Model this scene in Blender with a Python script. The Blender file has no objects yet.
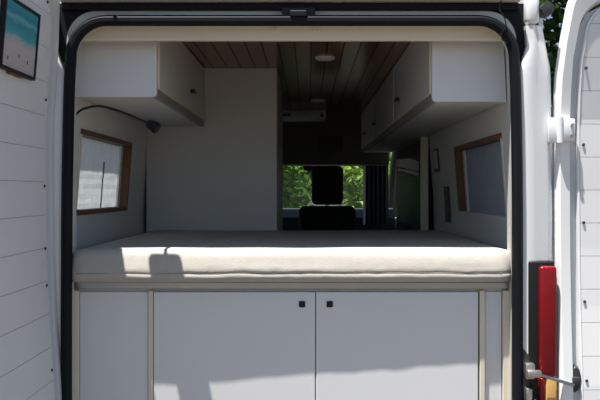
import bpy, bmesh, math, random
from mathutils import Vector, Matrix, noise
R = math.radians
random.seed(7)
scene = bpy.context.scene
COL = scene.collection

# ------------------------------------------------------------------ materials
def mat(name, col, rough=.5, metal=0., spec=.5, noise_amt=0., noise_scale=8., bump=0., bump_scale=60., coat=0.):
    m = bpy.data.materials.new(name); m.use_nodes = True
    nt = m.node_tree; b = nt.nodes['Principled BSDF']
    b.inputs['Base Color'].default_value = (*col, 1)
    b.inputs['Roughness'].default_value = rough
    b.inputs['Metallic'].default_value = metal
    b.inputs['Specular IOR Level'].default_value = spec
    b.inputs['Coat Weight'].default_value = coat
    tc = nt.nodes.new('ShaderNodeTexCoord')
    if noise_amt:
        n = nt.nodes.new('ShaderNodeTexNoise'); n.inputs['Scale'].default_value = noise_scale; n.inputs['Detail'].default_value = 5
        nt.links.new(tc.outputs['Object'], n.inputs['Vector'])
        mx = nt.nodes.new('ShaderNodeMix'); mx.data_type = 'RGBA'
        mx.inputs[6].default_value = (*[c * (1 - noise_amt) for c in col], 1)
        mx.inputs[7].default_value = (*[min(1, c * (1 + noise_amt)) for c in col], 1)
        nt.links.new(n.outputs['Fac'], mx.inputs[0]); nt.links.new(mx.outputs[2], b.inputs['Base Color'])
    if bump:
        n = nt.nodes.new('ShaderNodeTexNoise'); n.inputs['Scale'].default_value = bump_scale; n.inputs['Detail'].default_value = 4
        nt.links.new(tc.outputs['Object'], n.inputs['Vector'])
        bp = nt.nodes.new('ShaderNodeBump'); bp.inputs['Strength'].default_value = bump; bp.inputs['Distance'].default_value = .01
        nt.links.new(n.outputs['Fac'], bp.inputs['Height']); nt.links.new(bp.outputs['Normal'], b.inputs['Normal'])
    return m

def mat_planks(name, c1, c2, width, rough=.3):
    """lengthwise wooden boards: a tone per board, grain along y, dark joints"""
    m = mat(name, c1, rough, spec=.5); nt = m.node_tree; b = nt.nodes['Principled BSDF']
    L = nt.links.new
    tc = next(n for n in nt.nodes if n.type == 'TEX_COORD')
    sp = nt.nodes.new('ShaderNodeSeparateXYZ'); L(tc.outputs['Object'], sp.inputs[0])
    dv = nt.nodes.new('ShaderNodeMath'); dv.operation = 'DIVIDE'; dv.inputs[1].default_value = width; L(sp.outputs['X'], dv.inputs[0])
    fl = nt.nodes.new('ShaderNodeMath'); fl.operation = 'FLOOR'; L(dv.outputs[0], fl.inputs[0])
    fr = nt.nodes.new('ShaderNodeMath'); fr.operation = 'FRACT'; L(dv.outputs[0], fr.inputs[0])
    wn = nt.nodes.new('ShaderNodeTexWhiteNoise'); wn.noise_dimensions = '1D'; L(fl.outputs[0], wn.inputs['W'])
    mp = nt.nodes.new('ShaderNodeMapping'); mp.inputs['Scale'].default_value = (60, 3, 60); L(tc.outputs['Object'], mp.inputs[0])
    gn = nt.nodes.new('ShaderNodeTexNoise'); gn.inputs['Scale'].default_value = 1; gn.inputs['Detail'].default_value = 4; L(mp.outputs[0], gn.inputs['Vector'])
    ad = nt.nodes.new('ShaderNodeMath'); ad.operation = 'ADD'; L(wn.outputs[0], ad.inputs[0]); L(gn.outputs['Fac'], ad.inputs[1])
    hf = nt.nodes.new('ShaderNodeMath'); hf.operation = 'MULTIPLY'; hf.inputs[1].default_value = .5; L(ad.outputs[0], hf.inputs[0])
    mx = nt.nodes.new('ShaderNodeMix'); mx.data_type = 'RGBA'; mx.inputs[6].default_value = (*c1, 1); mx.inputs[7].default_value = (*c2, 1); L(hf.outputs[0], mx.inputs[0])
    lt = nt.nodes.new('ShaderNodeMath'); lt.operation = 'LESS_THAN'; lt.inputs[1].default_value = .09; L(fr.outputs[0], lt.inputs[0])
    m2 = nt.nodes.new('ShaderNodeMix'); m2.data_type = 'RGBA'; m2.inputs[7].default_value = (.006, .004, .003, 1)
    L(mx.outputs[2], m2.inputs[6]); L(lt.outputs[0], m2.inputs[0]); L(m2.outputs[2], b.inputs['Base Color'])
    ms = nt.nodes.new('ShaderNodeMath'); ms.operation = 'MULTIPLY_ADD'; ms.inputs[1].default_value = -.4; ms.inputs[2].default_value = .42; L(lt.outputs[0], ms.inputs[0]); L(ms.outputs[0], b.inputs['Specular IOR Level'])
    return m

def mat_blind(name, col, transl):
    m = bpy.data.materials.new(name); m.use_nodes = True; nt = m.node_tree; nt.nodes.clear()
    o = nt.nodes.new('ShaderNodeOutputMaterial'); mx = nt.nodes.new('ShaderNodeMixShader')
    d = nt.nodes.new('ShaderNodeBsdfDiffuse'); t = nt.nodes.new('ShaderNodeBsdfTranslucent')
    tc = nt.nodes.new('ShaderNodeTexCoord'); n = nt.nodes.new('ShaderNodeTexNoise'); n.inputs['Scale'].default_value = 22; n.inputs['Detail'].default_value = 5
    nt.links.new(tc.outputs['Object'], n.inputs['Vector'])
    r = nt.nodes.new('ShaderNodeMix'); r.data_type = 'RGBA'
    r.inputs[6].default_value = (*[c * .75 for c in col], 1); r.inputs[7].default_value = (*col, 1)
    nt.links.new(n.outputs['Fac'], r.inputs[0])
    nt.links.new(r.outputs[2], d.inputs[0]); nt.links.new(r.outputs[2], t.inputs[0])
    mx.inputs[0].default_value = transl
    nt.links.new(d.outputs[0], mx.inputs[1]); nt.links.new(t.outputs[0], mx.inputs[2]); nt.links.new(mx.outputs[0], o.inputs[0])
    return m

def mat_glass(name, tint=(1, 1, 1), refl=.06):
    m = bpy.data.materials.new(name); m.use_nodes = True; nt = m.node_tree; nt.nodes.clear()
    o = nt.nodes.new('ShaderNodeOutputMaterial'); mx = nt.nodes.new('ShaderNodeMixShader')
    t = nt.nodes.new('ShaderNodeBsdfTransparent'); g = nt.nodes.new('ShaderNodeBsdfGlossy')
    t.inputs[0].default_value = (*tint, 1); g.inputs['Roughness'].default_value = .02
    mx.inputs[0].default_value = refl
    nt.links.new(t.outputs[0], mx.inputs[1]); nt.links.new(g.outputs[0], mx.inputs[2]); nt.links.new(mx.outputs[0], o.inputs[0])
    return m

def mat_beach(name):
    """sea-and-sand picture seen from above, local x across, z up (0..1 generated)"""
    m = mat(name, (.5, .5, .5), .35); nt = m.node_tree; b = nt.nodes['Principled BSDF']; L = nt.links.new
    tc = next(n for n in nt.nodes if n.type == 'TEX_COORD')
    sp = nt.nodes.new('ShaderNodeSeparateXYZ'); L(tc.outputs['Generated'], sp.inputs[0])
    n = nt.nodes.new('ShaderNodeTexNoise'); n.inputs['Scale'].default_value = 3.2; n.inputs['Detail'].default_value = 7; n.inputs['Roughness'].default_value = .65
    L(tc.outputs['Generated'], n.inputs['Vector'])
    sb = nt.nodes.new('ShaderNodeMath'); sb.operation = 'SUBTRACT'; sb.inputs[1].default_value = .5; L(n.outputs['Fac'], sb.inputs[0])
    ml = nt.nodes.new('ShaderNodeMath'); ml.operation = 'MULTIPLY'; ml.inputs[1].default_value = .32; L(sb.outputs[0], ml.inputs[0])
    ad = nt.nodes.new('ShaderNodeMath'); ad.operation = 'ADD'; L(sp.outputs['Z'], ad.inputs[0]); L(ml.outputs[0], ad.inputs[1])
    cr = nt.nodes.new('ShaderNodeValToRGB'); e = cr.color_ramp.elements
    e[0].position = 0; e[0].color = (.50, .44, .42, 1)
    e[1].position = .38; e[1].color = (.55, .50, .49, 1)
    for p, c in ((.46, (.40, .46, .48, 1)), (.52, (.05, .40, .45, 1)), (.70, (.01, .27, .36, 1)), (.78, (.16, .46, .50, 1)), (.86, (.01, .26, .35, 1)), (1, (.06, .36, .43, 1))):
        k = e.new(p); k.color = c
    L(ad.outputs[0], cr.inputs[0]); L(cr.outputs[0], b.inputs['Base Color'])
    return m

M = dict(
    paint=mat('white_paint', (.80, .81, .81), .32, noise_amt=.03, noise_scale=3, coat=.2),
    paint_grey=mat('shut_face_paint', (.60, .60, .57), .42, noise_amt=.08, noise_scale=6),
    groove=mat('door_recess_paint', (.62, .63, .64), .5),
    lining=mat('white_boards', (.80, .80, .80), .45, noise_amt=.03, noise_scale=4),
    joint=mat('board_joint', (.42, .42, .42), .7),
    rubber=mat('black_rubber', (.005, .006, .009), .6, spec=.22),
    black=mat('black_plastic', (.008, .008, .009), .45, spec=.3),
    darkgrey=mat('dark_grey_plastic', (.035, .036, .04), .5),
    board=mat('white_laminate', (.73, .735, .745), .38, noise_amt=.015, noise_scale=3),
    wall=mat('pale_wall_panel', (.66, .655, .63), .55, noise_amt=.04, noise_scale=2.5),
    bathwall=mat('pale_grey_partition', (.56, .55, .53), .5, noise_amt=.03, noise_scale=3),
    cream=mat('cream_edging', (.72, .66, .53), .45, noise_amt=.06, noise_scale=10),
    header=mat('cream_header', (.76, .69, .56), .5, noise_amt=.05, noise_scale=5),
    steel=mat('brushed_aluminium', (.40, .405, .41), .3, metal=1., noise_amt=.15, noise_scale=9),
    dullsteel=mat('dull_steel', (.50, .48, .44), .42, metal=1., noise_amt=.3, noise_scale=40),
    ceiling=mat_planks('dark_boards', (.10, .042, .020), (.33, .165, .080), .074, .2),
    wood=mat('brown_wood', (.15, .075, .035), .5, noise_amt=.4, noise_scale=25),
    fabric=mat('greige_fabric', (.435, .41, .365), .9, spec=.15, noise_amt=.10, noise_scale=30, bump=.15, bump_scale=260),
    piping=mat('seam_fabric', (.26, .24, .215), .9, spec=.1),
    red=mat('red_lens', (.19, .003, .008), .22, spec=.3, noise_amt=.3, noise_scale=20, coat=.15),
    amber=mat('amber_lens', (.55, .33, .11), .2, noise_amt=.2, noise_scale=30),
    floor=mat('van_floor', (.25, .22, .19), .5),
    grip=mat('grip_aluminium', (.26, .255, .25), .5),
    bronze=mat('dark_handle', (.06, .05, .042), .4),
    white=mat('white_plastic', (.75, .75, .73), .4),
    lampglass=mat('downlight_lens', (.85, .85, .82), .3),
    seat=mat('dark_seat_cloth', (.030, .031, .035), .9, noise_amt=.3, noise_scale=60),
    dash=mat('dark_dashboard', (.028, .028, .030), .6),
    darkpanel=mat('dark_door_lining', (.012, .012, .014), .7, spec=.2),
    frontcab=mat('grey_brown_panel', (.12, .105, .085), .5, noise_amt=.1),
    curtain=mat('dark_print', (.06, .05, .045), .7, noise_amt=.7, noise_scale=18),
    beach=mat_beach('beach_print'),
    blind=mat_blind('pleated_blind', (.93, .94, .94), .70),
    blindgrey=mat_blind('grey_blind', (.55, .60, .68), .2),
    acrylic=mat_glass('acrylic_pane', (.93, .95, .96), .05),
    glass=mat_glass('windscreen_glass', (.82, .90, .88), .05),
    tyre=mat('tyre', (.02, .02, .02), .8),
    bark=mat('bark', (.13, .09, .06), .9, noise_amt=.4, noise_scale=10),
    ground=mat('dusty_ground', (.088, .073, .056), .95, noise_amt=.22, noise_scale=1.3, bump=.4, bump_scale=14),
)
def leafmat(name, c):
    m = mat_blind(name, c, .35); return m
M['leaf'] = leafmat('leaf_green', (.20, .34, .07)); M['leaf_dark'] = leafmat('leaf_dark', (.045, .085, .025)); M['leaf_light'] = leafmat('leaf_light', (.36, .47, .12))

# ------------------------------------------------------------------ mesh helpers
class MB:
    def __init__(s): s.bm = bmesh.new()
    def box(s, x0, x1, y0, y1, z0, z1, bev=0., seg=2):
        vs = bmesh.ops.create_cube(s.bm, size=1)['verts']
        for v in vs:
            v.co = Vector(((x0 + x1) / 2 + v.co.x * (x1 - x0), (y0 + y1) / 2 + v.co.y * (y1 - y0), (z0 + z1) / 2 + v.co.z * (z1 - z0)))
        if bev:
            es = list({e for v in vs for e in v.link_edges})
            bmesh.ops.bevel(s.bm, geom=es, offset=bev, segments=seg, affect='EDGES', profile=.5)
        return s
    def loft(s, rings, close=True, cap0=False, cap1=False):
        vr = [[s.bm.verts.new(p) for p in r] for r in rings]
        n = len(vr[0])
        for a, b in zip(vr, vr[1:]):
            for i in range(n if close else n - 1):
                j = (i + 1) % n
                s.bm.faces.new((a[i], a[j], b[j], b[i]))
        if cap0: s.bm.faces.new(list(reversed(vr[0])))
        if cap1: s.bm.faces.new(vr[-1])
        return s
    def tube(s, path, r, n=10, closed=False):
        path = [Vector(p) for p in path]; rings = []; N = len(path); prev = None
        for i, p in enumerate(path):
            a = path[(i - 1) % N] if closed or i > 0 else p
            b = path[(i + 1) % N] if closed or i < N - 1 else p
            t = (b - a).normalized()
            if prev is None:
                up = Vector((0, 0, 1)) if abs(t.z) < .9 else Vector((1, 0, 0))
                u = t.cross(up).normalized()
            else:
                u = (prev - t * prev.dot(t)).normalized()
            prev = u; w = t.cross(u)
            rr = r[i] if isinstance(r, (list, tuple)) else r
            rings.append([p + (u * math.cos(k * 2 * math.pi / n) + w * math.sin(k * 2 * math.pi / n)) * rr for k in range(n)])
        if closed: rings.append(rings[0]); s.loft(rings); bmesh.ops.remove_doubles(s.bm, verts=s.bm.verts, dist=1e-6)
        else: s.loft(rings, cap0=True, cap1=True)
        return s
    def lathe(s, prof, c, axis='Z', n=24):
        rings = []
        for r, h in prof:
            ring = []
            for k in range(n):
                a = k * 2 * math.pi / n; x, y = r * math.cos(a), r * math.sin(a)
                ring.append(Vector(c) + {'Z': Vector((x, y, h)), 'Y': Vector((x, h, y)), 'X': Vector((h, x, y))}[axis])
            rings.append(ring)
        return s.loft(rings, cap0=True, cap1=True)
    def prism(s, pts, d):
        """closed outline of 3D points pushed by vector d"""
        d = Vector(d)
        return s.loft([pts, [Vector(p) + d for p in pts]], cap0=True, cap1=True)
    def warp(s, f):
        for v in s.bm.verts: v.co = Vector(f(v.co))
        return s
    def build(s, name, m, parent=None, smooth=False, origin=None):
        bmesh.ops.recalc_face_normals(s.bm, faces=s.bm.faces)
        off = Vector(parent_world(parent)) if parent else Vector(origin or (0, 0, 0))
        for v in s.bm.verts: v.co -= off
        me = bpy.data.meshes.new(name); s.bm.to_mesh(me); s.bm.free()
        me.materials.append(m)
        if smooth:
            me.polygons.foreach_set('use_smooth', [True] * len(me.polygons))
        o = bpy.data.objects.new(name, me); COL.objects.link(o)
        if parent: o.parent = parent
        else: o.location = off
        if smooth:
            es = o.modifiers.new('split', 'EDGE_SPLIT'); es.split_angle = R(40)
        return o
def parent_world(p):
    v = Vector((0, 0, 0))
    while p: v += p.location; p = p.parent
    return v
def tag(o, label=None, cat=None, group=None, kind=None):
    if label: o['label'] = label
    if cat: o['category'] = cat
    if group: o['group'] = group
    if kind: o['kind'] = kind
    return o
def thing(name, loc, label=None, cat=None, group=None, kind=None):
    o = bpy.data.objects.new(name, None); o.location = loc; COL.objects.link(o)
    return tag(o, label, cat, group, kind)
def rrect(u0, u1, v0, v1, rads, n=8):
    """rounded rectangle; rads for corners (u0v0, u1v0, u1v1, u0v1)"""
    out = []
    for (cu, cv, r, a0) in ((u0, v0, rads[0], 180), (u1, v0, rads[1], 270), (u1, v1, rads[2], 0), (u0, v1, rads[3], 90)):
        ou = cu + (r if cu == u0 else -r); ov = cv + (r if cv == v0 else -r)
        for k in range(n + 1):
            a = R(a0 + 90 * k / n); out.append((ou + r * math.cos(a), ov + r * math.sin(a)))
    return out
def lerp_table(t, x):
    if x <= t[0][0]: return t[0][1]
    for (a, b), (c, d) in zip(t, t[1:]):
        if x <= c: return b + (d - b) * (x - a) / (c - a)
    return t[-1][1]

# ------------------------------------------------------------------ camera
cam = bpy.data.cameras.new('camera'); cam.sensor_width = 36; cam.lens = 36 * 772 / 600
cam.shift_x = -8 / 600; cam.shift_y = -8 / 600; cam.clip_start = .05
co = bpy.data.objects.new('camera', cam); COL.objects.link(co)
co.location = (.063, -2.7, 1.6); co.rotation_euler = (R(90), 0, 0)
scene.camera = co

# ------------------------------------------------------------------ light
SUN = Vector((.205, .145, -1)).normalized()
sl = bpy.data.lights.new('sun', 'SUN'); sl.energy = 11.5; sl.angle = R(.53); sl.color = (1, .96, .90)
so = bpy.data.objects.new('sun', sl); COL.objects.link(so); so.location = (-3, -2, 9)
so.rotation_euler = SUN.to_track_quat('-Z', 'Y').to_euler()
w = bpy.data.worlds.new('world'); scene.world = w; w.use_nodes = True
nt = w.node_tree; bg = nt.nodes['Background']
sky = nt.nodes.new('ShaderNodeTexSky'); sky.sky_type = 'NISHITA'; sky.sun_disc = False
sky.sun_elevation = R(74); sky.sun_rotation = R(236); sky.air_density = 1; sky.dust_density = 1.2; sky.ozone_density = 1.5
nt.links.new(sky.outputs[0], bg.inputs[0]); bg.inputs[1].default_value = .125
vs = scene.view_settings; vs.view_transform = 'Standard'; vs.look = 'None'; vs.gamma = 1; vs.use_curve_mapping = False; vs.exposure = 0

# ------------------------------------------------------------------ ground
g = MB(); g.box(-30, 30, -25, 35, -.3, 0)
tag(g.build('ground', M['ground']), kind='structure')

# ------------------------------------------------------------------ the van body
XO = [(.45, .88), (.9, .918), (1.5, .925), (2.03, .918), (2.18, .888), (2.30, .83)]     # outer half width by height
XI = [(.6, .80), (1.2, .822), (1.5, .822), (1.85, .796), (2.3, .775)]                    # lining half width by height
xo = lambda z: lerp_table(XO, z)
xi = lambda z: lerp_table(XI, z)
WIN = (.22, 1.06, 1.51, 1.84)            # left bed window (y0,y1,z0,z1)
WINR = (.23, 1.17, 1.485, 1.825)
van = thing('van', (0, 2.5, 0), 'white camper van standing with its rear doors open', 'van')

def slab(side, f, thick, ys, zs, hole):
    """wall of cells in y and z following half width f(z); hole(yc, zc) skips a cell"""
    mb = MB(); bm = mb.bm; cells = {}
    vin = {}; vout = {}
    def V(d, i, j, off):
        if (i, j) not in d: d[(i, j)] = bm.verts.new((side * (f(zs[j]) + off), ys[i], zs[j]))
        return d[(i, j)]
    solid = lambda i, j: 0 <= i < len(ys) - 1 and 0 <= j < len(zs) - 1 and not hole((ys[i] + ys[i + 1]) / 2, (zs[j] + zs[j + 1]) / 2)
    for i in range(len(ys) - 1):
        for j in range(len(zs) - 1):
            if not solid(i, j): continue
            c = [(i, j), (i + 1, j), (i + 1, j + 1), (i, j + 1)]
            bm.faces.new([V(vin, *p, 0) for p in c]); bm.faces.new([V(vout, *p, thick) for p in c])
            for (a, b, ni, nj) in ((0, 1, i, j - 1), (1, 2, i + 1, j), (2, 3, i, j + 1), (3, 0, i - 1, j)):
                if not solid(ni, nj):
                    bm.faces.new([V(vin, *c[a], 0), V(vin, *c[b], 0), V(vout, *c[b], thick), V(vout, *c[a], thick)])
    return mb
for side, W in ((-1, WIN), (1, WINR)):
    y0, y1, z0, z1 = W[0] - .01, W[1] + .01, W[2] - .01, W[3] + .175
    ys = sorted({.03, y0, y1, 2.0, 3.75, 4.35, 5.6}); zs = sorted({.45, .9, 1.35, z0, 1.6, z1, 2.03, 2.18})
    hole = lambda y, z: (y0 < y < y1 and z0 < z < z1) or (3.75 < y < 4.35 and 1.35 < z < 2.03) or (y > 4.35 and z > 1.35)
    slab(side, lambda z: xo(z) - .02, .02, ys, zs, hole).build('side_panel', M['paint'], van)
    mb = MB(); mb.prism([(side * .915, 3.72, 1.34), (side * .915, 5.05, 1.34), (side * .895, 4.36, 2.05), (side * .895, 3.72, 2.05)], (side * .004, 0, 0))
    mb.build('side_window', M['glass'], van)
    mb = MB(); mb.tube([(side * .90, 4.33, 2.19), (side * .90, 4.8, 1.75), (side * .91, 5.15, 1.33)], [.045, .05, .06], 8)
    mb.build('windscreen_pillar', M['darkgrey'], van, True)
# roof skin
prof = [(-.895, 2.18), (-.87, 2.25), (-.80, 2.335), (-.6, 2.39), (-.3, 2.415), (0, 2.42), (.3, 2.415), (.6, 2.39), (.80, 2.335), (.87, 2.25), (.895, 2.18)]
inn = [(x * .978, z - .02) for x, z in prof]
loop = prof + inn[::-1]
mb = MB(); mb.loft([[(x, y, z) for x, z in loop] for y in (.02, 2.2, 4.3)], cap0=True, cap1=True); mb.build('roof', M['paint'], van)
# rear closing panel above the opening, with gutter lip
top = [(-.80, 2.335), (-.6, 2.39), (-.3, 2.415), (0, 2.42), (.3, 2.415), (.6, 2.39), (.80, 2.335)]
mb = MB(); mb.prism([(-.84, .012, 2.262)] + [(x, .012, z) for x, z in top] + [(.84, .012, 2.262)], (0, .02, 0))
mb.box(-.80, .80, -.040, .012, 2.262, 2.278, .004)
mb.build('rear_roof_panel', M['paint_grey'], van)
mb = MB(); mb.box(-.80, .80, -.006, .03, 2.236, 2.262, .004); mb.build('gutter_seal', M['rubber'], van)
# painted frame round the opening
def frame_ring(u0, u1, z0, z1, r): return rrect(u0, u1, z0, z1, (.05, .05, r, r), 10)
o1 = frame_ring(-.785, .795, .52, 2.236, .105); i1 = frame_ring(-.765, .775, .60, 2.19, .12)
mb = MB()
mb.loft([[(x, .06, z) for x, z in o1], [(x, .012, z) for x, z in o1], [(x, .012, z) for x, z in i1], [(x, .06, z) for x, z in i1]])
mb.build('rear_frame', M['paint_grey'], van)
for s in (-1, 1):
    c = [(s * (.787 - .105 + .105 * math.sin(R(a))), .013, 2.236 - .105 + .105 * math.cos(R(a))) for a in range(0, 91, 9)]
    mb = MB(); mb.prism(c + [(s * .787, .013, 2.06), (s * .872, .013, 2.06), (s * .872, .013, 2.255), (s * .682, .013, 2.255)], (0, .03, 0)); mb.build('corner_plate', M['rubber'], van)  # black plate filling the corner beyond the frame
# right and left outer rear pillars (white body corners)
def pillar(side, xa0, xa1, top_in):
    rings = []
    for z in [.45, .7, .9, 1.1, 1.3, 1.5, 1.75, 2.0, 2.04, 2.08, 2.11, 2.14, 2.18]:
        xa = lerp_table([(2.0, xa0), (2.11, xa1)], z); X = xo(z); k = max(0, z - 1.9) * top_in
        pts = [(xa - k * .15, .012), (xa - k * .15, -.010), (xa + .012 - k * .15, -.016), ((xa + X) / 2 - .008 - k * .1, -.019), ((xa + X) / 2 + .004 - k * .1, -.012), (X - .03, -.014), (X - .012, -.004), (X, .02), (X, .06), (xa - k * .15, .06)]
        rings.append([(side * x, y, z) for x, y in pts])
    m_ = MB(); m_.loft(rings, cap0=True, cap1=True); return m_
pillar(1, .800, .842, .5).build('rear_pillar', M['paint'], van, True)
pillar(-1, .792, .835, .5).build('rear_pillar', M['paint'], van, True)
# roof corner caps
for s in (1, -1):
    mb = MB(); mb.box(s * .845 - .024, s * .845 + .024, -.024, .05, 2.185, 2.285, .016, 3); mb.build('roof_corner_cap', M['paint'], van, True)
mb = MB(); mb.lathe([(.004, -.035), (.022, -.033), (.024, -.01), (.024, .02)], (.893, 0, 2.235), 'Y', 16); mb.build('corner_plug', M['darkgrey'], van, True)
# rubber seal round the opening
sp0 = rrect(-.782, .790, .615, 2.197, (.10, .10, .125, .125), 10)
sp_ = []
for i_, a_ in enumerate(sp0):
    b_ = sp0[(i_ + 1) % len(sp0)]; k_ = max(1, int(math.dist(a_, b_) / .1))
    sp_ += [(a_[0] + (b_[0] - a_[0]) * t_ / k_, a_[1] + (b_[1] - a_[1]) * t_ / k_) for t_ in range(k_)]
def seal_mb():
    m_ = MB(); N = len(sp_); rings = []
    lean = lambda x, z: x - .0 + (lerp_table([(1.2, .004), (1.6, .006), (1.93, .013), (2.1, .02)], z) if x < 0 else -lerp_table([(1.6, -.002), (1.93, .003), (2.1, .010)], z))
    sp2 = [(lean(x, z), z) for x, z in sp_]
    for i in range(N):
        a = Vector(sp2[i - 1]); b = Vector(sp2[(i + 1) % N]); p = Vector(sp2[i]); t = (b - a).normalized(); nrm = Vector((t.y, -t.x))
        ring = []
        for k in range(10):
            an = k * 2 * math.pi / 10; d = .0195 * math.cos(an); y = -.012 + .024 * math.sin(an)
            ring.append((p.x + nrm.x * d, y, p.y + nrm.y * d))
        rings.append(ring)
    rings.append(rings[0]); m_.loft(rings); bmesh.ops.remove_doubles(m_.bm, verts=m_.bm.verts, dist=1e-6); return m_
seal_mb().build('door_seal', M['rubber'], van, True)
# latch striker, wire, added shadow block, clips
mb = MB(); mb.box(-.028, .088, -.03, .012, 2.200, 2.240, .006); mb.box(.0, .06, -.038, -.028, 2.206, 2.228, .004); mb.build('latch_striker', M['black'], van)
mb = MB(); mb.tube([(.735, -.03, 2.275), (.722, -.034, 2.235), (.742, -.036, 2.20), (.748, -.036, 2.17), (.728, -.034, 2.145), (.735, -.034, 2.125), (.755, -.03, 2.115)], .0022, 6); mb.build('cable', M['black'], van, True)
mb = MB(); mb.box(-.69, -.575, -.235, -.135, 2.30, 2.345, .018, 3); mb.box(-.64, -.628, -.15, .03, 2.345, 2.36, .004); mb.build('shadow_block', M['black'], van, True)  # unseen block and arm added to throw the shadow notch on the mattress
# tail lights
for s in (1, -1):
    tl = thing('tail_light', (s * .87, -.02, .75)); tl.location = Vector((s * .87, -.02, .75)) - van.location; tl.parent = van
    X = lambda a, b: (min(s * a, s * b), max(s * a, s * b))
    mb = MB(); mb.box(*X(.828, .920), -.026, -.006, .74, 1.362, .010, 3); mb.build('light_housing', M['black'], tl, True)
    mb = MB(); mb.box(*X(.860, .921), -.046, -.020, .962, 1.345, .012, 3); mb.box(*X(.860, .880), -.046, -.020, .76, .96, .008, 3); mb.build('red_lens', M['red'], tl, True)
    mb = MB(); mb.box(*X(.881, .921), -.044, -.020, .76, .960, .008, 3); mb.build('amber_lens', M['amber'], tl, True)
# bumper, wheels, nose
mb = MB(); mb.box(-.90, .90, -.07, .05, .36, .50, .03, 3); mb.build('rear_bumper', M['darkgrey'], van, True)
for s in (-1, 1):
    for y in (1.0, 4.7):
        mb = MB(); mb.lathe([(.2, -.11), (.32, -.11), (.345, -.08), (.345, .08), (.32, .11), (.2, .11)], (s * .80, y, .345), 'X', 28); mb.build('wheel', M['tyre'], van, True)
mb = MB(); mb.prism([(-.88, 4.95, 1.30), (-.88, 5.55, 1.15), (-.88, 5.85, .85), (-.88, 5.85, .40), (-.88, 5.55, .40), (-.88, 5.55, .9), (-.88, 4.95, 1.2)], (1.76, 0, 0)); mb.build('bonnet', M['paint'], van)
mb = MB(); mb.prism([(-.84, 4.38, 2.16), (.84, 4.38, 2.16), (.88, 5.18, 1.32), (-.88, 5.18, 1.32)], (0, .006, .004)); mb.build('windscreen', M['glass'], van)
mb = MB(); mb.prism([(-.88, 4.55, .62), (-.88, 5.16, .62), (-.88, 5.16, 1.36), (-.88, 4.75, 1.445), (-.88, 4.55, 1.36)], (1.76, 0, 0)); mb.build('dashboard', M['dash'], van)
mb = MB(); mb.tube([(-.40 + .19 * math.cos(a), 4.42 + .07 * math.sin(a), 1.30 + .18 * math.sin(a)) for a in [k * math.pi / 10 for k in range(20)]], .014, 8, True); mb.tube([(-.40, 4.42, 1.30), (-.40, 4.6, 1.2)], .03, 8); mb.build('steering_wheel', M['black'], van, True)
mb = MB(); mb.box(.02, .26, 4.62, 4.66, 1.80, 1.865, .015); mb.build('rear_view_mirror', M['black'], van)

mb = MB(); mb.box(-.80, .80, 4.24, 4.62, 2.13, 2.17, .012); mb.build('dash_shade_panel', M['frontcab'], van)  # unseen panel added to keep the sun off the dashboard
# ------------------------------------------------------------------ setting: interior shell
mb = MB(); mb.box(-.80, .80, .06, 4.55, .57, .62); tag(mb.build('floor', M['floor']), kind='structure')
mb = MB(); mb.box(-.775, .775, .06, 4.28, 2.262, 2.285); tag(mb.build('ceiling', M['ceiling']), kind='structure')
for side, W, nm, yend in ((-1, WIN, 'wall_left', 3.7), (1, WINR, 'wall_right', 1.95)):
    ys = [.062, W[0], W[1], yend]; zs = sorted({.62, 1.2, W[2], 1.6, W[3], 2.0, 2.26})
    mb = slab(side, xi, .02, ys, zs, lambda y, z: W[0] < y < W[1] and W[2] < z < W[3])
    tag(mb.build(nm, M['wall']), kind='structure')
mb = MB(); mb.box(-.80, -.103, 1.42, 2.35, .62, 2.262, .003); tag(mb.build('wall_partition', M['bathwall']), kind='structure')
# cream header across the top of the opening
mb = MB(); mb.box(-.745, .755, .035, .060, 2.137, 2.262, .006)
for x in (-.065, -.047, .082, .102): mb.box(x - .004, x + .004, .028, .036, 2.168, 2.182, .002)
tag(mb.build('trim_1', M['header']), kind='structure')
# cream post where the right wall lining ends
mb = MB(); mb.box(.745, .79, 1.952, 2.0, .62, 2.262, .006); tag(mb.build('trim_2', M['cream']), kind='structure')
# dark sliding side door
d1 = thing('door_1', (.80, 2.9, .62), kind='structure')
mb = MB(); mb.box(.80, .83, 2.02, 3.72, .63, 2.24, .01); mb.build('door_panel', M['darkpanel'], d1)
mb = MB(); mb.box(.79, .80, 2.15, 3.6, 1.35, 2.0, .004); mb.build('dark_pane', M['black'], d1)
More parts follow.
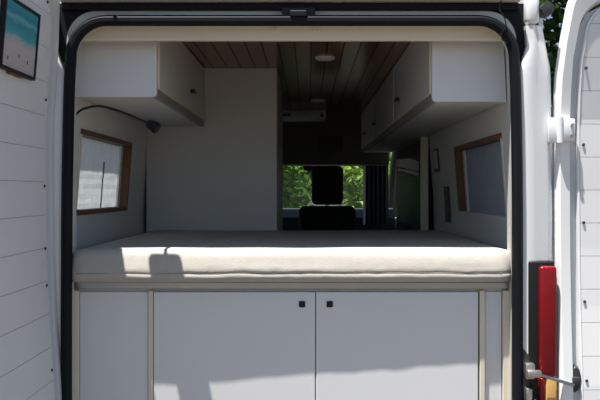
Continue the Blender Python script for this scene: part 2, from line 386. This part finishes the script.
# bed windows
def window(nm, side, W, blind_m, cords, sill):
    y0, y1, z0, z1 = W
    f = lambda y, z, off: (side * (xi(z) - off), y, z)
    root = thing(nm, (side * .81, (y0 + y1) / 2, z0), kind='structure')
    def bar(mb, a0, a1, b0, b1, o0, o1):
        mb.loft([[f(a0, b0, o0), f(a1, b0, o0), f(a1, b1, o0), f(a0, b1, o0)], [f(a0, b0, o1), f(a1, b0, o1), f(a1, b1, o1), f(a0, b1, o1)]], cap0=True, cap1=True)
    t = .020
    mb = MB()
    bar(mb, y0, y1, z1 - t, z1, .005, -.050)
    bar(mb, y1 - t, y1, z0 + t, z1 - t, .005, -.045)
    mb.build('frame', M['wood'], root)
    mb = MB(); bar(mb, y0, y1, z0, z0 + t, .005, -.045); mb.build('sill', sill, root)
    mb = MB(); bar(mb, y0, y0 + t, z0 + t, z1 - t, .003, -.045); mb.build('near_jamb', M['cream'], root)
    # pleated blind: shallow folds
    mb = MB(); n = 14; rings = []
    for k in range(n + 1):
        z = z0 + t + (z1 - z0 - 2 * t) * k / n; o = -.042 - (.0008 if k % 2 else 0)
        rings.append([f(y0 + t + (y1 - y0 - 2 * t) * j / 12, z, o + .0025 * noise.noise(Vector((j * .9, k * .35, side * 3)))) for j in range(13)])
    mb.loft(rings, close=False); b = mb.build('blind', blind_m, root)
    so_ = b.modifiers.new('thick', 'SOLIDIFY'); so_.thickness = .001
    for c in cords:
        mb = MB(); y = y0 + (y1 - y0) * c
        mb.tube([f(y + .006 * noise.noise(Vector((k, c, 0))), z0 + t + (z1 - z0 - 2 * t) * k / 10, -.037) for k in range(8)], .0028, 6); mb.build('cord', M['darkgrey'], root)
    mb = MB(); bar(mb, y1 - t - .05, y1 - t - .01, z0 + t, z1 - t, -.030, -.039); mb.build('guide_rail', M['white'], root)
    mb = MB(); bar(mb, y0 - .008, y1 + .008, z0 - .008, z1 + .165, -.105, -.108); mb.build('pane', M['acrylic'], root)
window('window_1', -1, WIN, M['blind'], (.60,), M['wood'])
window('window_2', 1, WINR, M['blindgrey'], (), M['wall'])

# ------------------------------------------------------------------ rear doors
FZ = [(.5, .045), (.93, .030), (1.2, .011), (1.4, .003), (1.6, 0), (1.85, 0), (1.98, .010), (2.24, .032), (2.36, .045)]
GZ = [(1.9, 0), (2.05, .004), (2.27, .040), (2.4, .062)]
DW, DZ0, DZ1, DT = .80, .50, 2.345, .075
def door(side, hinge, ang, label, groove0, pitch, pins, group=None):
    """u runs from the hinge, v up, n out of the inner face; side mirrors, ang swings"""
    root = thing('rear_door', (hinge[0], hinge[1], DZ0), label, 'door')
    ca, sa = math.cos(ang), math.sin(ang)
    U = Vector((ca, sa, 0)); Nn = Vector((-sa, ca, 0)) * side
    H = Vector((hinge[0], hinge[1], 0))
    def P(u, v, n):
        u2 = u + lerp_table(GZ, v) * (1 - u / DW * .5); n2 = n + lerp_table(FZ, v)
        return H + U * u2 + Nn * n2 + Vector((0, 0, v))
    outer = lambda e: rrect(e, DW - e, DZ0 + e, DZ1 - e, (.06, .06, .105, .105), 8)
    def ring(cont, n): # densify straight sides so the warp bends them
        out = []
        for i, a in enumerate(cont):
            b = cont[(i + 1) % len(cont)]; d = math.dist(a, b); k = max(1, int(d / .12))
            out += [P(a[0] + (b[0] - a[0]) * t / k, a[1] + (b[1] - a[1]) * t / k, n) for t in range(k)]
        return out
    def dens(cont, ref): # same vertex counts between rings: densify by reference lengths
        out = []
        for i, a in enumerate(cont):
            b = cont[(i + 1) % len(cont)]; r0, r1 = ref[i], ref[(i + 1) % len(ref)]
            k = max(1, int(math.dist(r0, r1) / .12)); out += [(a[0] + (b[0] - a[0]) * t / k, a[1] + (b[1] - a[1]) * t / k) for t in range(k)]
        return out
    ref = outer(0)
    D = lambda c, n: [P(u, v, n) for u, v in dens(c, ref)]
    mb = MB()
    i0 = rrect(.042, DW - .06, DZ0 + .07, DZ1 - .075, (.05, .05, .10, .10), 8)
    i1 = rrect(.050, DW - .07, DZ0 + .08, DZ1 - .085, (.05, .05, .095, .095), 8)
    mb.loft([D(outer(.02), -DT), D(outer(0), -DT + .02), D(outer(0), -.012), D(outer(.010), 0), D(i0, 0)])
    mb.build('door_shell', M['paint'], root, True)
    mb = MB(); mb.loft([D(i0, 0), D(i1, -.022)], cap1=False)
    a = D(i1, -.022); lev = sorted({round(p[1], 3) for p in dens(i1, ref)})
    # recessed back skin in horizontal strips
    def ulim(rr, v):
        u0, u1, v0, v1, r = rr
        def cut(vc, rad):
            d = rad - vc
            return rad - math.sqrt(max(0, rad * rad - d * d)) if d > 0 else 0
        e = max(cut(v - v0, r[0]), cut(v1 - v, r[2])) if v0 <= v <= v1 else 0
        return u0 + e, u1 - e
    rr = (.050, DW - .07, DZ0 + .08, DZ1 - .085, (.05, .05, .095, .095))
    zs = [rr[2] + (rr[3] - rr[2]) * k / 40 for k in range(41)]
    mb.loft([[P(u, z, -.022) for u in ((lambda q: [q[0] + (q[1] - q[0]) * t / 3 for t in range(4)])(ulim(rr, z)))] for z in zs], close=False)
    mb.build('recess', M['groove'], root, True)
    # boards
    LR = (.080, DW - .10, DZ0 + .115, DZ1 - .10, (.04, .04, .085, .085))
    mb = MB(); mbj = MB()
    z = groove0
    while z > LR[2]: z -= pitch
    while z < LR[3]:
        a0, a1 = max(LR[2], z + .0010), min(LR[3], z + pitch - .0010)
        if a1 - a0 > .004:
            rings = []
            for k in range(9):
                v = a0 + (a1 - a0) * k / 8; q = ulim(LR, v); e = 0
                rings.append([P(q[0], v, -.0215), P(q[0], v, -.006 - e), P((q[0] + q[1]) / 2, v, -.004 - e), P(q[1], v, -.006 - e), P(q[1], v, -.0215)])
            mb.loft(rings, close=True, cap0=True, cap1=True)
        z += pitch
    mb.build('board_lining', M['lining'], root)
    rings = [[P(q[0] + .004, v, -.0205), P(q[0] + .004, v, -.0075), P(q[1] - .004, v, -.0075), P(q[1] - .004, v, -.0205)] for v in [LR[2] + .01 + (LR[3] - LR[2] - .02) * k / 30 for k in range(31)] for q in [ulim(LR, v)]]
    mbj.loft(rings, cap0=True, cap1=True); mbj.build('board_backing', M['joint'], root)
    rc = rrect(LR[0] - .002, LR[1] + .002, LR[2] - .002, LR[3] + .002, (.04, .04, .087, .087), 8); rd = rrect(LR[0] - .009, LR[1] + .009, LR[2] - .009, LR[3] + .009, (.047, .047, .094, .094), 8)
    mb = MB(); mb.loft([D(rc, -.0215), D(rc, -.004), D(rd, -.006), D(rd, -.0215)]); mb.build('lining_rim', M['paint'], root)
    for v in pins:
        q = ulim(LR, v)
        mb = MB(); c0, c1 = P(q[0] + .012, v, -.006), P(q[0] + .012, v, -.0015); mb.tube([c0, c0.lerp(c1, .7), c1], [.0052, .0052, .003], 10); mb.build('push_pin', M['darkgrey'], root, True)
    return root, P
leftdoor, PL = door(1, (-.820, -.008), R(-90), 'rear van door lined with white boards, swung out at the left, carrying the beach picture', 1.634, .1115, (2.225, 1.91, 1.62, 1.41, 1.285, 1.0))
# right door: hinge at the body corner, folded right back along the side
rightdoor, PR = door(-1, (.930, -.022), R(2.5), 'sunlit white rear van door with board lining, folded back right of the red tail light', 1.607, .1148, (2.03, 1.765, 1.494, 1.22, .95))
def door_part(root, name, m, fn, smooth=True):
    mb = MB(); fn(mb); return mb.build(name, m, root, smooth)
for zc in (1.815, .80):
    hg = thing('hinge', Vector((.945, -.03, zc)) - rightdoor.location); hg.parent = rightdoor
    mb = MB(); mb.box(.895, .940, -.030, -.012, zc - .045, zc + .042, .005); mb.box(.928, .985, -.040, -.022, zc - .040, zc + .038, .005)
    mb.lathe([(.011, -.045), (.011, .043)], (.934, -.034, zc), 'Z', 12); mb.build('hinge_plate', M['paint'], hg, True)
    for dz in (-.02, .016):
        mb = MB(); mb.lathe([(.006, -.046), (.0065, -.040), (.0065, -.036)], (.973, 0, zc + dz), 'Y', 8); mb.build('bolt', M['dullsteel'], hg, True)
for zc in (1.815, .80):
    mb = MB(); mb.box(-.865, -.832, -.045, -.018, zc - .04, zc + .04, .004); mb.build('hinge', M['paint'], leftdoor, True)
# check strap holding the right door
cs = thing('check_strap', Vector((.83, -.03, .95)) - rightdoor.location); cs.parent = rightdoor
mb = MB(); mb.prism([(.800, -.022, .80), (.858, -.022, .80), (.858, -.022, .99), (.832, -.022, 1.03), (.806, -.022, 1.06), (.800, -.022, 1.06)], (0, .012, 0)); mb.build('shadow_plate', M['darkgrey'], cs)  # dark plate put in for the shadow under the strap bracket
mb = MB(); mb.box(.81, .845, -.05, -.02, .955, 1.010, .008); mb.box(.812, .862, -.068, -.045, .965, .99, .006); mb.box(.812, .835, -.05, -.02, .875, .925, .006); mb.build('strap_bracket', M['dullsteel'], cs, True)
mb = MB(); mb.tube([(.848, -.062, .977), (.90, -.060, .961), (.975, -.052, .938)], .006, 8); mb.tube([(.835, -.055, .885), (.86, -.065, .862), (.90, -.06, .845)], .009, 8); mb.build('strap_rod', M['steel'], cs, True)
mb = MB(); mb.lathe([(.004, -.046), (.020, -.044), (.024, -.030)], (0, 0, 0), 'Y', 18); mb.warp(lambda c: (.985 + c.x * .9, c.y, .955 + c.z * 2.0)); mb.box(.970, .995, -.055, -.038, .935, .965, .004); mb.build('strap_socket', M['darkgrey'], cs, True)

# beach picture hung on the left door
pf = thing('picture_frame', (-.82, -.40, 1.95), 'black framed beach picture of turquoise sea and sand hung on the open left door', 'picture')
py0, py1, pz0, pz1 = -.530, -.255, 1.952, 2.160
Xp = lambda z: PL(.4, z, 0).x
def pbox(mb, y0, y1, z0, z1, n0, n1):
    mb.loft([[(Xp(z) + n, y, z) for y, z in ((y0, z0), (y1, z0), (y1, z1), (y0, z1))] for n in (n0, n1)], cap0=True, cap1=True)
t = .009
mb = MB()
for a in ((py0, py1, pz0, pz0 + t), (py0, py1, pz1 - t, pz1), (py0, py0 + t, pz0 + t, pz1 - t), (py1 - t, py1, pz0 + t, pz1 - t)): pbox(mb, *a, -.004, .012)
mb.build('frame', M['black'], pf)
mb = MB(); pbox(mb, py0 + t, py1 - t, pz0 + t, pz1 - t, -.003, .008); mb.build('print', M['beach'], pf)
for k, (y, z) in enumerate(((-.478, 1.982), (-.395, 2.0), (-.325, 1.992))):
    mb = MB(); pbox(mb, y - .003, y + .003, z, z + .011, .0075, .0088); mb.build('bather', M['darkgrey'], pf)
mb = MB(); pbox(mb, py0 + .08, py1 - .09, pz0 - .006, pz0 - .001, -.004, .008); mb.build('ledge_clip', M['wood'], pf)

# ------------------------------------------------------------------ bed bench
YB = .036
bench = thing('bed_bench', (0, .7, .62), 'white storage bench under the bed with two front doors', 'cabinet')
mb = MB(); mb.box(-.775, .775, YB + .020, 1.40, 1.236, 1.256); mb.box(-.775, -.757, YB + .02, 1.40, .62, 1.232); mb.box(.757, .775, YB + .02, 1.40, .62, 1.232)
mb.box(-.757, .757, 1.38, 1.40, .62, 1.232); mb.box(-.757, .757, YB + .03, YB + .045, .62, 1.232); mb.build('carcass', M['board'], bench)
mb = MB(); mb.box(-.748, -.505, YB + .006, YB + .024, .625, 1.246, .003); mb.build('side_panel', M['board'], bench)
mb = MB(); mb.box(.692, .752, YB + .010, YB + .028, .625, 1.246, .003); mb.build('side_panel', M['board'], bench)
for a, b in ((-.777, -.749), (-.503, -.486), (.671, .690), (.754, .780)):
    mb = MB(); mb.box(a, b, YB - .004, YB + .024, .625, 1.251, .003); mb.build('edge_strip', M['cream'], bench)
for a, b, lx in ((-.484, .0885, .042), (.0915, .666, .140)):
    d = thing('door', Vector(((a + b) / 2, YB, .63)) - bench.location); d.parent = bench
    mb = MB(); mb.box(a, b, YB - .002, YB + .016, .64, 1.246, .003); mb.build('panel', M['board'], d)
    mb = MB(); mb.box(lx - .011, lx + .011, YB - .007, YB - .001, 1.203 - .011, 1.203 + .011, .004, 3); mb.build('lock', M['black'], d)
mb = MB(); mb.box(-.778, .782, YB - .010, YB + .05, 1.257, 1.283, .004); mb.build('metal_ledge', M['steel'], bench)

# mattress: profile front bulge with a seam, wrinkles by noise
mt = thing('mattress', (0, .7, 1.28), 'beige-grey bed mattress with sunlit front lying on the white storage bench', 'mattress')
def mattress():
    mb = MB(); z0, z1 = 1.2835, 1.400
    NX = 150
    def sect(x):
        e = max(0, abs(x - .005) - .72) / .06; inset = .04 * (1 - math.sqrt(max(0, 1 - min(1, e) ** 2)))
        ov = -.008 + .015 * (x + .77) / 1.54          # overhang a touch less on the right
        pts = []
        F = [(0, .004), (.012, -.004), (.04, -.010), (.10, -.014), (.16, -.016), (.22, -.016), (.26, -.0145), (.285, -.013), (.31, -.0145), (.37, -.0155), (.44, -.0135), (.52, -.0105), (.60, -.0075), (.70, -.0035), (.80, .001), (.88, .007), (.945, .016), (.985, .028), (1.0, .044)]
        for t, y in F:
            wob = .012 * noise.noise(Vector((x * 3.1, 7, 0))) + .010 * noise.noise(Vector((x * 9, 3, 0)))
            tt = t + (wob * (1 if .1 < t < .45 else 0)) * 2.2
            y2 = y + ov + .0016 * noise.noise(Vector((x * 3, t * 4, 1))) + (.0014 * noise.noise(Vector((x * 11, t * 14, 5))) + .0010 * noise.noise(Vector((x * 30, t * 10, 9)))) * max(0, 1 - abs(t - .33) / .33)
            pts.append((x, y2 + inset, z0 + (z1 - z0) * tt - (.010 * min(1, e) ** 2 if t > .9 else 0)))
        for y in (.06, .14, .25, .45, .7, 1.0, 1.25, 1.33):
            pts.append((x, y + .0, z1 + .003 * noise.noise(Vector((x * 4, y * 4, 2))) + .0 - .012 * min(1, e) ** 2))
        pts += [(x, 1.37, z1 - .015), (x, 1.385, z1 - .05), (x, 1.385, z0 + .03), (x, 1.37, z0)]
        return pts
    xs = [-.775 + 1.560 * k / NX for k in range(NX + 1)]
    mb.loft([sect(x) for x in xs], cap0=True, cap1=True)
    return mb
mattress().build('cover', M['fabric'], mt, True)
mb = MB(); mb.tube([(x, -.0195 + .014 * (x + .77) / 1.54, 1.2835 + .1165 * (.285 + 2.2 * (.012 * noise.noise(Vector((x * 3.1, 7, 0))) + .010 * noise.noise(Vector((x * 9, 3, 0)))))) for x in [-.74 + 1.48 * k / 90 for k in range(91)]], .0022, 6); mb.build('seam', M['piping'], mt, True)

# ------------------------------------------------------------------ overhead cabinets
def overhead(side, xf, zb, y1, ndoor, label, handles):
    s = side; root = thing('overhead_cabinet', (s * .65, y1 / 2, zb), label, 'cabinet')
    X = lambda a, b: (min(s * a, s * b), max(s * a, s * b))
    zt = 2.26
    # carcass with rounded lower front corner, end board first
    def outline(y):
        pts = [(.772, zt), (.787, zb)]; r = .016
        pts += [(xf + r - r * math.sin(R(90 * k / 5)), zb + r - r * math.cos(R(90 * k / 5))) for k in range(6)]
        pts += [(xf, zt)]
        return [(s * x, y, z) for x, z in pts]
    mb = MB(); mb.loft([outline(.118), outline(.136)], cap0=True, cap1=True); mb.build('end_panel', M['board'], root)
    mb = MB(); mb.loft([[(s * x, y, z) for x, z in ((.772, zt), (.786, zb + .004), (xf + .022, zb + .004), (xf + .022, zt))] for y in (.137, y1)], cap0=True, cap1=True); mb.build('carcass', M['wall'], root)
    L = (y1 - .137) / ndoor
    for k in range(ndoor):
        a, b = .137 + L * k + .002, .137 + L * (k + 1) - .002
        d = thing('door', Vector((s * xf, (a + b) / 2, zb + .03)) - root.location); d.parent = root
        mb = MB(); mb.box(*X(xf - .004, xf + .014), a, b, zb + .046, zt - .004, .002); mb.build('panel', M['wall'], d)
        mb = MB(); mb.box(*X(xf - .007, xf + .015), a, b, zb + .032, zb + .046, .002); mb.box(*X(xf - .007, xf + .015), a - .001, a + .014, zb + .046, zt - .004, .002); mb.build('edge_strip', M['cream'], d)
        hy = handles[k]; hz = zb + .115
        mb = MB(); mb.box(*X(xf - .026, xf - .018), hy - .045, hy + .045, hz, hz + .018, .004); mb.box(*X(xf - .02, xf - .002), hy - .012, hy + .012, hz, hz + .018); mb.build('handle', M['bronze'], d)
    mb = MB(); mb.box(*X(xf + .001, xf + .020), .138, y1, zb + .001, zb + .031, .002); mb.build('grip_profile', M['grip'], root)
    return root
overhead(-1, .490, 1.947, 1.415, 1, 'white overhead cabinet on the left wall above the gooseneck lamp', [.92])
overhead(1, .516, 1.930, 3.80, 3, 'long white overhead cabinet on the right wall running toward the cab', [1.10, 2.45, 3.3])

# gooseneck reading lamp
rl = thing('reading_lamp', (-.775, .085, 1.865), 'black gooseneck reading lamp reaching out beneath the left overhead cabinet', 'lamp')
mb = MB(); mb.lathe([(.018, -.022), (.021, -.016), (.021, .012), (.015, .020)], (-.798, .085, 1.862), 'X', 16); mb.build('mount', M['black'], rl, True)
P0 = [(-.785, .085, 1.866), (-.762, .09, 1.893), (-.728, .10, 1.908), (-.695, .115, 1.913), (-.655, .13, 1.905), (-.61, .15, 1.890), (-.57, .165, 1.873), (-.535, .18, 1.859)]
def smooth_path(p, k=5):
    p = [Vector(q_) for q_ in p]; q = [2 * p[0] - p[1]] + p + [2 * p[-1] - p[-2]]; out = []
    for i in range(1, len(q) - 2):
        a, b, c, d = q[i - 1:i + 3]
        for j in range(k):
            u = j / k; out.append(.5 * (2 * b + (c - a) * u + (2 * a - 5 * b + 4 * c - d) * u * u + (3 * b - a - 3 * c + d) * u ** 3))
    return out + [p[-1]]
mb = MB(); mb.tube(smooth_path(P0), .0042, 8); mb.build('gooseneck', M['black'], rl, True)
mb = MB(); mb.lathe([(.006, .0), (.014, .008), (.020, .024), (.023, .045), (.021, .050)], (0, 0, 0), 'Z', 18)
q = Vector((.80, -.25, -.45)).to_track_quat('Z', 'Y').to_matrix(); mb.warp(lambda c: q @ c + Vector((-.540, .183, 1.860))); mb.build('lamp_head', M['black'], rl, True)
mb = MB(); mb.lathe([(.016, .0505), (.016, .053), (.004, .055)], (0, 0, 0), 'Z', 14); mb.warp(lambda c: q @ c + Vector((-.540, .183, 1.860))); mb.build('lens', M['darkgrey'], rl, True)

# ------------------------------------------------------------------ ceiling fittings
def downlight(x, y, label):
    r = thing('downlight', (x, y, 2.262), label, 'ceiling light')
    mb = MB(); mb.lathe([(.032, -.004), (.045, -.010), (.048, -.006), (.048, 0)], (x, y, 2.262), 'Z', 24); mb.build('trim_ring', M['white'], r, True)
    mb = MB(); mb.lathe([(.004, -.0075), (.030, -.0065), (.031, -.0025)], (x, y, 2.262), 'Z', 20); mb.build('lens', M['lampglass'], r, True)
    tag(r, group='round downlights in the board ceiling')
downlight(.147, 1.1, 'round white downlight in the board ceiling, nearer the rear opening')
downlight(.135, 2.86, 'round white downlight in the board ceiling, farther in before the white roof unit')
ru = thing('roof_vent', (0, 3.6, 2.19), 'white roof vent unit under the ceiling toward the cab', 'vent')
mb = MB(); mb.box(-.17, .21, 3.50, 3.85, 2.195, 2.262, .014, 3); mb.build('housing', M['white'], ru, True)
mb = MB(); mb.box(-.15, -.075, 3.494, 3.502, 2.212, 2.228, .003); mb.build('slot', M['darkgrey'], ru)
mb = MB(); mb.lathe([(.012, 3.490), (.013, 3.500)], (.175, 0, 2.215), 'Y', 12); mb.build('knob', M['darkgrey'], ru)

# ------------------------------------------------------------------ front of the living space
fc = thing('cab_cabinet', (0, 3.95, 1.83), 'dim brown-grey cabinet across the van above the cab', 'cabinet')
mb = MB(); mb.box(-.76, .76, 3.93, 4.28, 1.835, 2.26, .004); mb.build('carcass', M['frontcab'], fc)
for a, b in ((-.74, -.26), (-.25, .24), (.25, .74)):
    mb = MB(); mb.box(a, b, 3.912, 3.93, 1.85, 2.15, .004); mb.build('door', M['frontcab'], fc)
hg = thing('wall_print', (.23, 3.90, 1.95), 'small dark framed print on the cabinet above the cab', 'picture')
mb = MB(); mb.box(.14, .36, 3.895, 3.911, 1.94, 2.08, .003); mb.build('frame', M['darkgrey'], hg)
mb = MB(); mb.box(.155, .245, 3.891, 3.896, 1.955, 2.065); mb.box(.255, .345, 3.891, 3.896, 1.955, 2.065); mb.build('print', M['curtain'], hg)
def seat(x, label):
    r = thing('cab_chair', (x, 4.0, .62), label, 'car seat')
    mb = MB(); mb.box(x - .24, x + .24, 3.72, 4.25, .80, 1.05, .06, 3); mb.build('seat_cushion', M['seat'], r, True)
    mb = MB(); mb.box(x - .20, x + .20, 3.8, 4.2, .62, .80, .01); mb.build('seat_base', M['darkgrey'], r)
    mb = MB(); mb.box(x - .235, x + .235, 3.60, 3.74, 1.0, 1.485, .05, 3); mb.build('backrest', M['seat'], r, True)
    mb = MB(); mb.box(x - .13, x + .13, 3.60, 3.69, 1.495, 1.815, .04, 3)
    mb.tube([(x - .06, 3.65, 1.54), (x - .06, 3.65, 1.62)], .007, 8); mb.tube([(x + .06, 3.65, 1.54), (x + .06, 3.65, 1.62)], .007, 8); mb.build('headrest', M['seat'], r, True)
seat(.222, 'dark cab seat with headrest standing before the green windscreen view')
cu = thing('cab_curtain', (.68, 4.36, 1.30), 'dark curtain drawn beside the right edge of the windscreen', 'curtain')
mb = MB(); n = 24
mb.loft([[(.585 + .215 * k / n, 4.36 + .016 * math.sin(k * 1.4), z) for k in range(n + 1)] + [(.585 + .215 * k / n, 4.37 + .016 * math.sin(k * 1.4), z) for k in range(n, -1, -1)] for z in (1.30, 1.6, 1.9, 2.14)], cap0=True, cap1=True)
mb.build('cloth', M['seat'], cu, True)
mb = MB(); mb.box(.566, .586, 4.345, 4.36, 1.30, 2.14, .004); mb.build('pale_edge', M['white'], cu)
# fittings on the right wall
wl = thing('wall_lamp', (.79, 2.35, 1.72), 'small white wall lamp on the dark side door at right', 'lamp')
mb = MB(); mb.prism([(.655, 2.36, 1.765), (.79, 2.36, 1.735), (.79, 2.36, 1.80), (.73, 2.36, 1.82), (.655, 2.36, 1.815)], (0, .12, 0)); mb.build('shade', M['white'], wl)
mb = MB(); mb.prism([(.665, 2.36, 1.738), (.79, 2.36, 1.705), (.79, 2.36, 1.728), (.665, 2.36, 1.756)], (0, .12, 0)); mb.build('diffuser', M['lampglass'], wl)
cp = thing('control_panel', (.80, 1.7, 1.72), 'thin dark-framed control panel on the right wall between overhead cabinet and window', 'control panel')
f = lambda y, z, off: ((xi(z) - off), y, z)
def wbox(mb, a0, a1, b0, b1, o0, o1): mb.loft([[f(a0, b0, o), f(a1, b0, o), f(a1, b1, o), f(a0, b1, o)] for o in (o0, o1)], cap0=True, cap1=True)
mb = MB(); wbox(mb, 1.64, 1.79, 1.715, 1.845, -.002, .008); mb.build('bezel', M['darkgrey'], cp)
mb = MB(); wbox(mb, 1.655, 1.775, 1.735, 1.835, .007, .0095); mb.build('face', M['wall'], cp)
sk = thing('socket_strip', (.80, 1.45, 1.45), 'dark upright socket strip on the right wall beside the window', 'socket')
mb = MB(); wbox(mb, 1.40, 1.50, 1.44, 1.63, -.002, .012); mb.build('plate', M['darkgrey'], sk)
for zc in (1.48, 1.535, 1.59):
    mb = MB(); wbox(mb, 1.425, 1.475, zc - .02, zc + .02, .011, .014); mb.build('outlet', M['black'], sk)

# ------------------------------------------------------------------ trees outside
def tree(name, loc, h, crown_r, crown_z, n, leaf, leafmat_, label, cat='tree', group=None, seed=1):
    rnd = random.Random(seed)
    r = thing(name, loc, label, cat, group); x, y, _ = loc
    mb = MB(); top = crown_z
    mb.tube([(x, y, 0), (x + .05, y, top * .5), (x - .05, y + .05, top), (x, y, top + crown_r[2] * .5)], [.02 * h, .017 * h, .013 * h, .005 * h], 8)
    for k in range(6):
        a = k * 1.05 + rnd.random(); mb.tube([(x, y, top * .8), (x + crown_r[0] * .35 * math.cos(a), y + crown_r[1] * .35 * math.sin(a), top + .1 * k), (x + crown_r[0] * .7 * math.cos(a), y + crown_r[1] * .7 * math.sin(a), top + crown_r[2] * (.1 + .1 * k))], [.008 * h, .005 * h, .002 * h], 6)
    mb.build('trunk', M['bark'], r, True)
    mb = MB(); bm = mb.bm
    cl = []
    for _ in range(26):
        while True:
            p = Vector((rnd.uniform(-1, 1), rnd.uniform(-1, 1), rnd.uniform(-1, 1)))
            if p.length < 1: break
        cl.append(p * .8)
    for _ in range(n):
        c = rnd.choice(cl); p = c + Vector((rnd.gauss(0, .14), rnd.gauss(0, .14), rnd.gauss(0, .12)))
        p = Vector((x + p.x * crown_r[0], y + p.y * crown_r[1], crown_z + p.z * crown_r[2]))
        if p.z < .02: continue
        d = Vector((rnd.gauss(0, 1), rnd.gauss(0, 1), rnd.gauss(0, .6))).normalized(); e = d.cross(Vector((rnd.gauss(0, 1), rnd.gauss(0, 1), rnd.gauss(0, 1)))).normalized()
        L = leaf * rnd.uniform(.7, 1.3)
        bm.faces.new([bm.verts.new(p + d * L), bm.verts.new(p + e * L * .45 + d * L * .1), bm.verts.new(p - d * L), bm.verts.new(p - e * L * .45 - d * L * .05)])
    o = mb.build('foliage', leafmat_, r)
G = 'trees and shrubs ahead of the van'
tree('shrub', (-.75, 8.6, 0), 3.0, (.95, .9, 1.2), 1.5, 5000, .075, M['leaf'], 'sunlit green shrub seen through the windscreen left of the seat', 'shrub', G, 3)
tree('shrub', (1.25, 9.4, 0), 3.0, (.95, .9, 1.3), 1.6, 5000, .075, M['leaf_light'], 'light green shrub seen through the windscreen right of the seat', 'shrub', G, 5)
tree('tree', (-.2, 14.5, 0), 6.0, (3.2, 2.4, 2.2), 3.0, 6000, .14, M['leaf'], 'tall green tree behind the shrubs ahead of the van', 'tree', G, 8)
tree('tree', (3.9, 6.6, 0), 6.0, (1.7, 2.0, 2.2), 3.6, 9000, .10, M['leaf_dark'], 'dark leafy tree showing between the roof corner and the right rear door', 'tree', None, 11)
